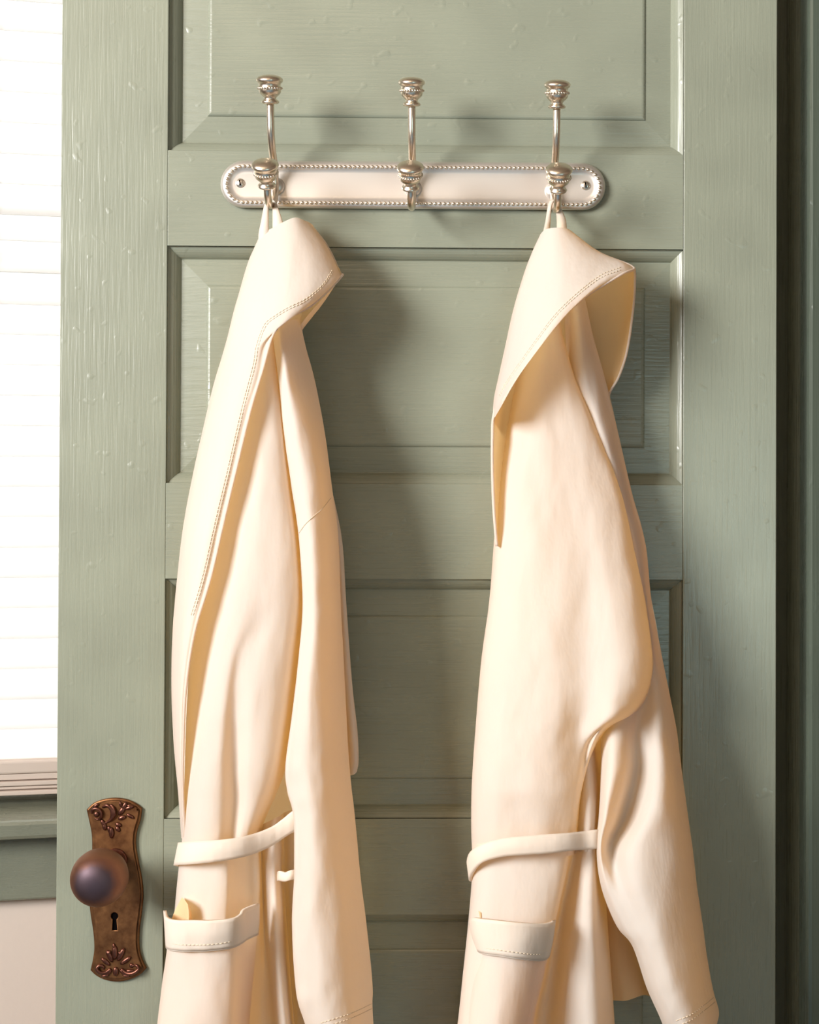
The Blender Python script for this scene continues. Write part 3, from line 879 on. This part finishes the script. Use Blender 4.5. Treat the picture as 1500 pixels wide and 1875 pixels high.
lb = [(505, 1616, 60), (513, 1612, 92), (524, 1613, 99), (535, 1609, 100), (552, 1608, 90)]
band('belt_loop', lt, lb, CLOTH_IN, rA, seed=9, wob=.2)

pockA = [
    [(302, 1668, 92), (306, 1681, 112), (322, 1686, 122), (345, 1686, 127), (390, 1686, 131), (425, 1683, 129), (440, 1676, 121), (447, 1666, 112), (473, 1655, 96)],
    [(304, 1700, 94), (308, 1708, 113), (324, 1711, 122), (347, 1712, 127), (390, 1711, 131), (425, 1708, 128), (442, 1700, 118), (450, 1692, 108), (473, 1682, 93)],
    [(306, 1734, 95), (311, 1737, 112), (326, 1739, 121), (350, 1740, 125), (390, 1738, 128), (425, 1733, 125), (443, 1725, 113), (453, 1718, 103), (471, 1710, 90)],
    [(297, 1800, 96), (303, 1800, 112), (320, 1800, 121), (346, 1800, 126), (388, 1800, 129), (424, 1800, 124), (440, 1800, 112), (450, 1795, 101), (464, 1792, 86)],
    [(288, 1875, 97), (294, 1875, 113), (313, 1875, 122), (342, 1875, 128), (386, 1875, 131), (423, 1875, 125), (438, 1875, 112), (447, 1875, 100), (457, 1875, 84)],
    [(280, 1960, 96), (287, 1960, 110), (308, 1960, 120), (340, 1960, 126), (386, 1960, 128), (424, 1960, 122), (438, 1960, 112), (448, 1960, 98), (458, 1960, 84)],
]
o, e = patch('patch_pocket', pockA, CLOTH, rA, nu=5, nv=7, wob=0.7, seed=10)
cuffA = [[(x, y, d + 3.0) for x, y, d in r] for r in pockA[:3]]
cuffA[0] = [(x, y - 1, d) for x, y, d in cuffA[0]]
o2, e2 = patch('pocket_band', cuffA, CLOTH_IN, o, nu=5, nv=5, wob=0.7, seed=10, thick=3.0)
cord('band_seam', e2['bottom'], 1.5, CLOTH_IN, o2)
stitches(on_surface(e2, [(310, 1726), (340, 1729), (390, 1728), (430, 1721), (455, 1708), (470, 1700)]), o2, lift=.0018)
inA = [
    [(333, 1643, 98), (338, 1647, 106), (344, 1656, 112), (348, 1662, 106)],
    [(320, 1668, 98), (334, 1665, 104), (346, 1670, 114), (351, 1676, 104)],
    [(312, 1690, 98), (332, 1690, 104), (346, 1692, 116), (352, 1694, 104)],
]
patch('pocket_lining', inA, CLOTH_GLOW, o, nu=5, nv=5, wob=0.3, seed=11)
def hang_loop(c, parent):
    """c: (px, py, d, half width px) down one side, over the hook and down the other"""
    pts = spline([Vector((x, y, d)) for x, y, d, w in c], 5)
    ws = spline([Vector((w, 0, 0)) for x, y, d, w in c], 5)
    top = [(p.x - w.x, p.y, p.z) for p, w in zip(pts, ws)]
    bot = [(p.x + w.x, p.y, p.z + 3.0) for p, w in zip(pts, ws)]
    bm = bmesh.new()
    A = [bm.verts.new(P(*q)) for q in top]; B = [bm.verts.new(P(*q)) for q in bot]
    for k in range(len(A) - 1): bm.faces.new((A[k], A[k + 1], B[k + 1], B[k]))
    me = bpy.data.meshes.new('hanging_loop'); bm.to_mesh(me); bm.free()
    o = link('hanging_loop', me, CLOTH_IN, parent, True)
    s = o.modifiers.new('thickness', 'SOLIDIFY'); s.thickness = .0016; s.offset = 0
    return o
hang_loop([(486, 450, 46, 11), (483, 430, 49, 9), (485, 405, 51, 6), (487, 384, 50, 4), (490, 371, 46, 3), (496, 366, 44, 3), (502, 371, 46, 3), (505, 384, 50, 5), (508, 402, 52, 8), (510, 420, 52, 10), (512, 440, 48, 10)], rA)

# ================= right robe
SHALLOW = True
rB = empty('bathrobe', (0, 0, 0))
tag(rB, 'cream cotton bathrobe with wide open hood, hanging from the rightmost hook', 'bathrobe', 'bathrobes hanging on the door')
SHALLOW = False
hoodB = [
    [(984, 442, 28), (991, 427, 44), (1002, 419, 55), (1016, 417, 61), (1030, 417, 61), (1042, 420, 55), (1051, 427, 44), (1056, 434, 28)],
    [(967, 480, 30), (976, 463, 50), (996, 459, 66), (1022, 456, 76), (1050, 453, 76), (1076, 452, 68), (1093, 458, 56), (1100, 464, 34)],
    [(952, 525, 32), (961, 510, 54), (988, 507, 75), (1025, 502, 88), (1065, 496, 90), (1105, 488, 84), (1138, 482, 74), (1160, 490, 62)],
    [(938, 575, 34), (947, 558, 58), (975, 556, 81), (1012, 549, 96), (1050, 538, 101), (1088, 522, 98), (1116, 508, 92), (1138, 503, 85)],
    [(925, 635, 36), (935, 617, 61), (957, 616, 83), (984, 608, 98), (1010, 595, 105), (1034, 578, 105), (1052, 562, 102), (1066, 548, 97)],
    [(913, 690, 38), (922, 674, 63), (938, 673, 83), (957, 665, 97), (973, 653, 104), (988, 637, 106), (997, 624, 105), (1005, 608, 101)],
    [(904, 735, 40), (910, 722, 64), (919, 721, 80), (929, 714, 92), (937, 706, 98), (944, 698, 100), (949, 691, 100), (954, 680, 97)],
    [(902, 790, 42), (904, 768, 62), (907, 763, 74), (910, 758, 84), (913, 753, 89), (915, 749, 92), (917, 746, 92), (919, 738, 90)],
]
hoodB = [[(x, y, d if k < 2 else d * (1.0 + 0.03 * min(1, (k - 1) / 3))) for x, y, d in r] for k, r in enumerate(hoodB)]
o, e = patch('shawl_hood', hoodB, CLOTH, rB, nu=5, nv=8, wob=0.6, seed=12)
cord('hem_edge', e['right'], 1.2, CLOTH, o)
for off in (8, 13):
    stitches(on_surface(e, [(1135, 503 - off), (1100, 517 - off), (1060, 547 - off), (1020, 585 - off), (985, 630 - off), (955, 672 - off), (930, 708 - off), (915, 735 - off)]), o)
SHALLOW = True
innerB = [
    [(1100, 505, 50), (1120, 498, 58), (1140, 490, 66), (1155, 487, 70), (1162, 493, 74)],
    [(1075, 530, 32), (1100, 520, 36), (1130, 512, 46), (1152, 508, 62), (1163, 510, 80)],
    [(1050, 570, 24), (1085, 565, 28), (1120, 560, 36), (1148, 558, 55), (1160, 560, 80)],
    [(1050, 640, 22), (1082, 640, 26), (1112, 640, 32), (1136, 640, 48), (1149, 640, 72)],
    [(1064, 695, 20), (1088, 695, 24), (1108, 695, 30), (1124, 692, 42), (1133, 690, 60)],
    [(1080, 735, 18), (1094, 732, 22), (1105, 730, 26), (1112, 724, 36), (1117, 718, 48)],
    [(1088, 770, 16), (1098, 765, 18), (1106, 760, 20), (1111, 752, 26), (1113, 742, 34)],
]
innerB = [[(x, y, d * 0.8 + 2) for x, y, d in r] if k > 1 else r for k, r in enumerate(innerB)]
o, e = patch('hood_lining', innerB, CLOTH_GLOW, rB, nu=6, nv=6, wob=0.6, seed=13)
cord('hem_edge', e['right'], 1.2, CLOTH, o)
lapB = [
    [(962, 560, 52), (967, 560, 46), (974, 560, 40), (984, 560, 34), (994, 560, 28)],
    [(945, 625, 62), (951, 625, 54), (959, 625, 44), (971, 625, 35), (984, 625, 28)],
    [(925, 690, 70), (932, 690, 62), (942, 690, 48), (958, 690, 36), (974, 690, 28)],
    [(905, 758, 84), (914, 752, 70), (927, 752, 52), (945, 752, 38), (965, 752, 30)],
    [(902, 800, 92), (910, 800, 72), (920, 800, 52), (936, 800, 38), (955, 800, 30)],
    [(902, 860, 92), (908, 860, 72), (916, 860, 54), (928, 860, 40), (945, 860, 30)],
    [(904, 920, 92), (908, 920, 74), (913, 920, 58), (921, 920, 44), (935, 920, 32)],
    [(907, 965, 90), (909, 965, 76), (912, 965, 62), (917, 965, 48), (928, 965, 34)],
    [(910, 1000, 86), (911, 1000, 76), (913, 1000, 64), (917, 1000, 50), (926, 1000, 34)],
]
o, e = patch('lapel', lapB, CLOTH_GLOW, rB, nu=5, nv=6, wob=0.3, seed=14)
cord('hem_edge', e['left'], 1.5, CLOTH, o)

frontB = [
    [(988, 490, 34), (994, 490, 44), (1001, 490, 50), (1007, 490, 54), (1012, 490, 55), (1016, 490, 54), (1020, 490, 52), (1024, 490, 48), (1027, 490, 36)],
    [(975, 590, 40), (985, 590, 60), (995, 590, 72), (1003, 590, 78), (1010, 590, 80), (1015, 590, 79), (1020, 590, 76), (1024, 590, 68), (1026, 590, 45)],
    [(946, 690, 40), (958, 690, 66), (975, 690, 82), (995, 690, 90), (1015, 690, 92), (1030, 690, 91), (1043, 690, 86), (1051, 690, 76), (1054, 690, 48)],
    [(926, 800, 40), (938, 800, 70), (962, 800, 88), (992, 800, 98), (1022, 800, 100), (1048, 800, 99), (1076, 800, 94), (1096, 800, 82), (1101, 800, 50)],
    [(912, 900, 42), (922, 900, 74), (950, 900, 93), (990, 900, 102), (1028, 900, 104), (1062, 900, 103), (1100, 900, 100), (1132, 900, 88), (1140, 900, 54)],
    [(904, 1000, 44), (911, 1000, 76), (940, 1000, 96), (985, 1000, 106), (1030, 1000, 108), (1070, 1000, 105), (1110, 1000, 108), (1150, 1000, 94), (1163, 1000, 58)],
    [(896, 1100, 44), (900, 1100, 78), (932, 1100, 99), (980, 1100, 108), (1030, 1100, 111), (1075, 1100, 107), (1125, 1100, 114), (1170, 1100, 100), (1184, 1100, 62)],
    [(883, 1200, 44), (886, 1200, 80), (922, 1200, 101), (970, 1200, 110), (1022, 1200, 114), (1075, 1200, 110), (1135, 1198, 120), (1184, 1196, 106), (1197, 1194, 64)],
    [(877, 1270, 44), (879, 1270, 80), (915, 1270, 101), (965, 1270, 110), (1020, 1268, 114), (1073, 1260, 109), (1130, 1250, 122), (1182, 1240, 108), (1196, 1236, 66)],
    [(873, 1320, 44), (875, 1320, 80), (910, 1320, 101), (960, 1318, 109), (1018, 1312, 113), (1070, 1302, 105), (1122, 1288, 122), (1168, 1274, 110), (1187, 1275, 70)],
    [(870, 1358, 44), (872, 1358, 80), (906, 1358, 101), (956, 1356, 109), (1014, 1350, 112), (1066, 1338, 101), (1108, 1322, 119), (1142, 1310, 112), (1156, 1314, 76)],
    [(868, 1395, 44), (869, 1395, 80), (902, 1395, 100), (952, 1393, 108), (1010, 1388, 111), (1060, 1378, 100), (1078, 1360, 96), (1094, 1346, 104), (1100, 1352, 76)],
    [(866, 1450, 42), (866, 1450, 79), (899, 1450, 99), (948, 1448, 106), (1004, 1446, 109), (1050, 1444, 101), (1062, 1442, 92), (1067, 1440, 80), (1069, 1440, 52)],
    [(866, 1515, 40), (865, 1515, 78), (896, 1515, 97), (942, 1513, 103), (998, 1512, 105), (1042, 1511, 98), (1053, 1510, 90), (1058, 1510, 78), (1060, 1510, 50)],
    [(868, 1575, 38), (867, 1575, 76), (895, 1575, 95), (940, 1572, 101), (994, 1570, 102), (1034, 1568, 96), (1046, 1566, 88), (1052, 1565, 76), (1054, 1565, 50)],
]
patch('front_panel', frontB, CLOTH, rB, nu=6, nv=7, wob=1.0, seed=15)
# side panel seen between front and sleeve, above the belt
sideB = [
    [(1062, 1345, 60), (1075, 1345, 78), (1086, 1345, 74), (1096, 1345, 58), (1108, 1345, 40)],
    [(1056, 1420, 60), (1072, 1420, 80), (1086, 1420, 78), (1098, 1420, 62), (1110, 1420, 42)],
    [(1050, 1480, 60), (1070, 1480, 86), (1086, 1480, 86), (1097, 1480, 66), (1108, 1480, 42)],
    [(1046, 1560, 58), (1068, 1560, 84), (1084, 1560, 84), (1096, 1560, 64), (1106, 1560, 42)],
]
patch('side_panel', sideB, CLOTH, rB, nu=6, nv=7, wob=1.0, seed=16)

sleeveB = [
    [(1034, 540, 30), (1040, 540, 48), (1046, 540, 58), (1051, 540, 62), (1056, 540, 62), (1061, 540, 58), (1066, 540, 50), (1070, 540, 42), (1068, 540, 20)],
    [(1036, 620, 30), (1044, 620, 56), (1052, 620, 68), (1059, 620, 72), (1066, 620, 72), (1074, 620, 66), (1082, 620, 56), (1088, 620, 46), (1084, 620, 20)],
    [(1042, 700, 30), (1052, 700, 62), (1062, 700, 76), (1072, 700, 80), (1082, 700, 78), (1092, 700, 72), (1102, 700, 60), (1110, 700, 48), (1104, 700, 20)],
    [(1072, 800, 30), (1084, 800, 62), (1096, 800, 76), (1104, 800, 80), (1112, 800, 78), (1120, 800, 70), (1128, 800, 58), (1134, 800, 46), (1126, 800, 20)],
    [(1112, 900, 30), (1122, 900, 60), (1130, 900, 72), (1136, 900, 75), (1141, 900, 73), (1147, 900, 66), (1152, 900, 56), (1157, 900, 46), (1148, 900, 20)],
    [(1140, 1000, 30), (1150, 1000, 58), (1158, 1000, 70), (1163, 1000, 72), (1168, 1000, 70), (1174, 1000, 63), (1179, 1000, 54), (1183, 1000, 46), (1174, 1000, 20)],
    [(1150, 1100, 30), (1160, 1100, 58), (1168, 1100, 70), (1174, 1100, 73), (1180, 1100, 70), (1185, 1100, 63), (1190, 1100, 55), (1193, 1100, 46), (1184, 1100, 20)],
    [(1150, 1200, 30), (1160, 1200, 58), (1170, 1200, 72), (1178, 1200, 76), (1188, 1200, 73), (1198, 1200, 66), (1206, 1200, 57), (1212, 1200, 48), (1202, 1200, 20)],
    [(1120, 1270, 36), (1128, 1270, 64), (1142, 1270, 84), (1160, 1270, 84), (1180, 1270, 74), (1203, 1270, 78), (1217, 1270, 68), (1226, 1270, 50), (1216, 1270, 20)],
    [(1104, 1340, 40), (1104, 1340, 74), (1120, 1340, 98), (1145, 1340, 97), (1166, 1340, 80), (1204, 1340, 92), (1226, 1340, 80), (1240, 1340, 54), (1230, 1340, 20)],
    [(1106, 1410, 44), (1101, 1410, 82), (1116, 1410, 108), (1140, 1410, 104), (1164, 1410, 82), (1206, 1410, 102), (1232, 1410, 90), (1249, 1410, 58), (1238, 1410, 22)],
    [(1104, 1490, 46), (1097, 1490, 86), (1108, 1490, 111), (1124, 1490, 106), (1146, 1490, 86), (1194, 1490, 112), (1238, 1490, 98), (1260, 1490, 60), (1248, 1490, 24)],
    [(1100, 1556, 46), (1092, 1556, 88), (1098, 1556, 106), (1106, 1556, 104), (1122, 1556, 94), (1165, 1556, 117), (1242, 1556, 105), (1269, 1556, 62), (1256, 1556, 26)],
    [(1108, 1625, 46), (1101, 1625, 86), (1109, 1625, 104), (1120, 1625, 108), (1138, 1625, 110), (1175, 1625, 121), (1249, 1625, 107), (1277, 1625, 64), (1262, 1625, 28)],
    [(1136, 1695, 46), (1129, 1695, 86), (1138, 1695, 106), (1152, 1695, 114), (1172, 1695, 120), (1206, 1695, 124), (1260, 1695, 108), (1287, 1695, 66), (1272, 1695, 28)],
    [(1165, 1740, 46), (1158, 1732, 86), (1166, 1737, 108), (1178, 1742, 117), (1194, 1745, 123), (1224, 1748, 125), (1268, 1748, 109), (1294, 1748, 68), (1278, 1748, 28)],
    [(1190, 1815, 46), (1184, 1808, 84), (1192, 1812, 106), (1203, 1815, 116), (1218, 1818, 122), (1244, 1818, 124), (1281, 1815, 108), (1306, 1812, 70), (1288, 1812, 28)],
    [(1214, 1870, 46), (1208, 1862, 84), (1216, 1866, 106), (1227, 1870, 115), (1240, 1872, 120), (1262, 1870, 121), (1294, 1862, 106), (1317, 1852, 72), (1298, 1852, 28)],
    [(1226, 1905, 46), (1222, 1898, 82), (1230, 1902, 102), (1240, 1905, 110), (1252, 1905, 115), (1272, 1900, 115), (1296, 1888, 102), (1313, 1876, 72), (1296, 1876, 28)],
]
o, e = patch('sleeve', sleeveB, CLOTH, rB, nu=5, nv=7, wob=1.4, seed=17)
for off in (0, 10):
    stitches(on_surface(e, [(1240, 1868 + off), (1265, 1858 + off), (1290, 1840 + off), (1312, 1822 + off)]), o)

skirtB = [
    [(872, 1545, 30), (868, 1545, 74), (884, 1545, 92), (930, 1543, 100), (990, 1541, 100), (1030, 1540, 97), (1044, 1540, 90), (1052, 1540, 74), (1060, 1540, 74), (1074, 1540, 84), (1088, 1540, 84), (1098, 1540, 60), (1106, 1540, 36)],
    [(868, 1620, 32), (864, 1620, 80), (882, 1620, 99), (930, 1618, 107), (985, 1616, 108), (1020, 1614, 104), (1031, 1613, 96), (1037, 1612, 74), (1048, 1612, 74), (1066, 1612, 90), (1088, 1612, 92), (1100, 1612, 62), (1108, 1612, 36)],
    [(862, 1700, 34), (857, 1700, 86), (876, 1700, 106), (926, 1700, 114), (975, 1700, 114), (1004, 1700, 109), (1013, 1700, 100), (1018, 1700, 70), (1030, 1700, 68), (1054, 1700, 90), (1088, 1700, 96), (1106, 1700, 64), (1114, 1700, 36)],
    [(854, 1785, 34), (848, 1785, 92), (868, 1785, 112), (918, 1785, 121), (962, 1785, 120), (986, 1785, 112), (995, 1785, 101), (1000, 1785, 66), (1018, 1785, 64), (1044, 1785, 88), (1090, 1785, 97), (1113, 1785, 66), (1120, 1785, 36)],
    [(844, 1880, 36), (838, 1880, 96), (858, 1880, 117), (905, 1880, 126), (944, 1880, 124), (966, 1880, 114), (975, 1880, 101), (981, 1880, 62), (1006, 1880, 60), (1036, 1880, 86), (1092, 1880, 97), (1120, 1880, 66), (1126, 1880, 36)],
    [(818, 2100, 38), (812, 2100, 102), (836, 2100, 124), (885, 2100, 134), (922, 2100, 130), (944, 2100, 118), (954, 2100, 104), (962, 2100, 62), (990, 2100, 60), (1026, 2100, 86), (1096, 2100, 98), (1134, 2100, 66), (1140, 2100, 36)],
    [(792, 2330, 38), (786, 2330, 106), (814, 2330, 128), (865, 2330, 138), (904, 2330, 134), (928, 2330, 120), (940, 2330, 106), (950, 2330, 62), (980, 2330, 60), (1020, 2330, 86), (1102, 2330, 98), (1150, 2330, 66), (1156, 2330, 36)],
]
patch('skirt', skirtB, CLOTH, rB, nu=5, nv=8, wob=0.9, seed=18)
rearB = [
    [(1085, 1560, 20), (1100, 1560, 34), (1118, 1560, 38), (1135, 1560, 34), (1142, 1560, 18)],
    [(1092, 1680, 20), (1110, 1680, 36), (1132, 1680, 42), (1152, 1680, 36), (1160, 1680, 18)],
    [(1100, 1770, 20), (1120, 1770, 38), (1142, 1770, 44), (1170, 1770, 40), (1180, 1770, 18)],
    [(1108, 1828, 20), (1128, 1832, 38), (1150, 1832, 46), (1178, 1822, 42), (1194, 1824, 18)],
]
patch('rear_sleeve', rearB, CLOTH_GLOW, rB, nu=6, nv=6, wob=1.0, seed=19)
backB = [
    [(980, 470, 16), (1005, 466, 13), (1040, 466, 13), (1075, 470, 15)],
    [(926, 680, 16), (970, 680, 10), (1040, 680, 10), (1090, 680, 14)],
    [(910, 980, 16), (980, 980, 8), (1080, 980, 8), (1168, 980, 14)],
    [(880, 1300, 18), (960, 1300, 8), (1080, 1300, 8), (1215, 1300, 14)],
    [(872, 1540, 18), (950, 1540, 8), (1060, 1540, 8), (1120, 1540, 14)],
    [(845, 1850, 20), (940, 1850, 9), (1040, 1850, 9), (1110, 1850, 16)],
    [(792, 2330, 22), (920, 2330, 10), (1040, 2330, 10), (1135, 2330, 18)],
]
patch('back_panel', backB, CLOTH_BK, rB, nu=6, nv=6, wob=0.6, seed=20)
bt = [(884, 1590, 40), (868, 1588, 60), (858, 1582, 78), (862, 1562, 92), (880, 1548, 103), (910, 1538, 109), (950, 1532, 112), (1000, 1528, 112), (1040, 1525, 108), (1070, 1522, 100), (1092, 1519, 96), (1110, 1518, 80)]
bb = [(884, 1612, 40), (874, 1614, 60), (862, 1612, 78), (866, 1598, 92), (882, 1580, 104), (910, 1570, 110), (950, 1565, 113), (1000, 1562, 113), (1040, 1557, 109), (1070, 1555, 101), (1092, 1553, 97), (1110, 1553, 80)]
band('belt', bt, bb, CLOTH_IN, rB, seed=21)
pockB = [
    [(862, 1690, 88), (866, 1681, 106), (885, 1683, 118), (925, 1687, 125), (965, 1690, 124), (995, 1691, 118), (1010, 1689, 112), (1015, 1684, 98)],
    [(864, 1712, 89), (870, 1712, 107), (888, 1715, 118), (925, 1719, 125), (963, 1722, 124), (992, 1723, 117), (1006, 1721, 110), (1011, 1717, 96)],
    [(868, 1730, 90), (878, 1742, 108), (893, 1746, 118), (925, 1750, 124), (960, 1754, 122), (986, 1757, 115), (998, 1755, 107), (1004, 1750, 93)],
    [(856, 1800, 92), (864, 1800, 110), (882, 1802, 121), (917, 1804, 127), (950, 1806, 125), (974, 1806, 117), (985, 1804, 107), (992, 1800, 92)],
    [(846, 1880, 94), (854, 1880, 113), (873, 1880, 124), (908, 1880, 131), (938, 1880, 128), (958, 1880, 120), (967, 1880, 110), (974, 1880, 94)],
    [(838, 1960, 94), (846, 1960, 112), (866, 1960, 123), (900, 1960, 131), (930, 1960, 128), (950, 1960, 118), (960, 1960, 108), (966, 1960, 94)],
]
o, e = patch('patch_pocket', pockB, CLOTH, rB, nu=5, nv=7, wob=0.6, seed=22)
cuffB = [[(x, y, d + 3.0) for x, y, d in r] for r in pockB[:3]]
o2, e2 = patch('pocket_band', cuffB, CLOTH_IN, o, nu=5, nv=5, wob=0.6, seed=22, thick=3.0)
cord('band_seam', e2['bottom'], 1.5, CLOTH_IN, o2)
stitches(on_surface(e2, [(882, 1734), (925, 1740), (970, 1746), (1000, 1745)]), o2, lift=.0018)
inB = [
    [(868, 1672, 92), (874, 1667, 100), (880, 1671, 106), (884, 1678, 100)],
    [(864, 1684, 92), (873, 1680, 98), (881, 1683, 107), (886, 1688, 100)],
    [(862, 1698, 92), (872, 1698, 98), (880, 1698, 107), (886, 1700, 100)],
]
patch('pocket_lining', inB, CLOTH_GLOW, o, nu=5, nv=5, wob=0.2, seed=23)
hang_loop([(1003, 445, 24, 8), (1001, 426, 28, 6), (1004, 402, 42, 4), (1006, 384, 48, 3), (1009, 372, 46, 3), (1014, 367, 44, 3), (1020, 372, 46, 3), (1024, 386, 48, 5), (1028, 403, 42, 8), (1029, 424, 34, 9), (1029, 445, 28, 9)], rB)

for o in bpy.data.objects:
    if '_loc' in o: del o['_loc']
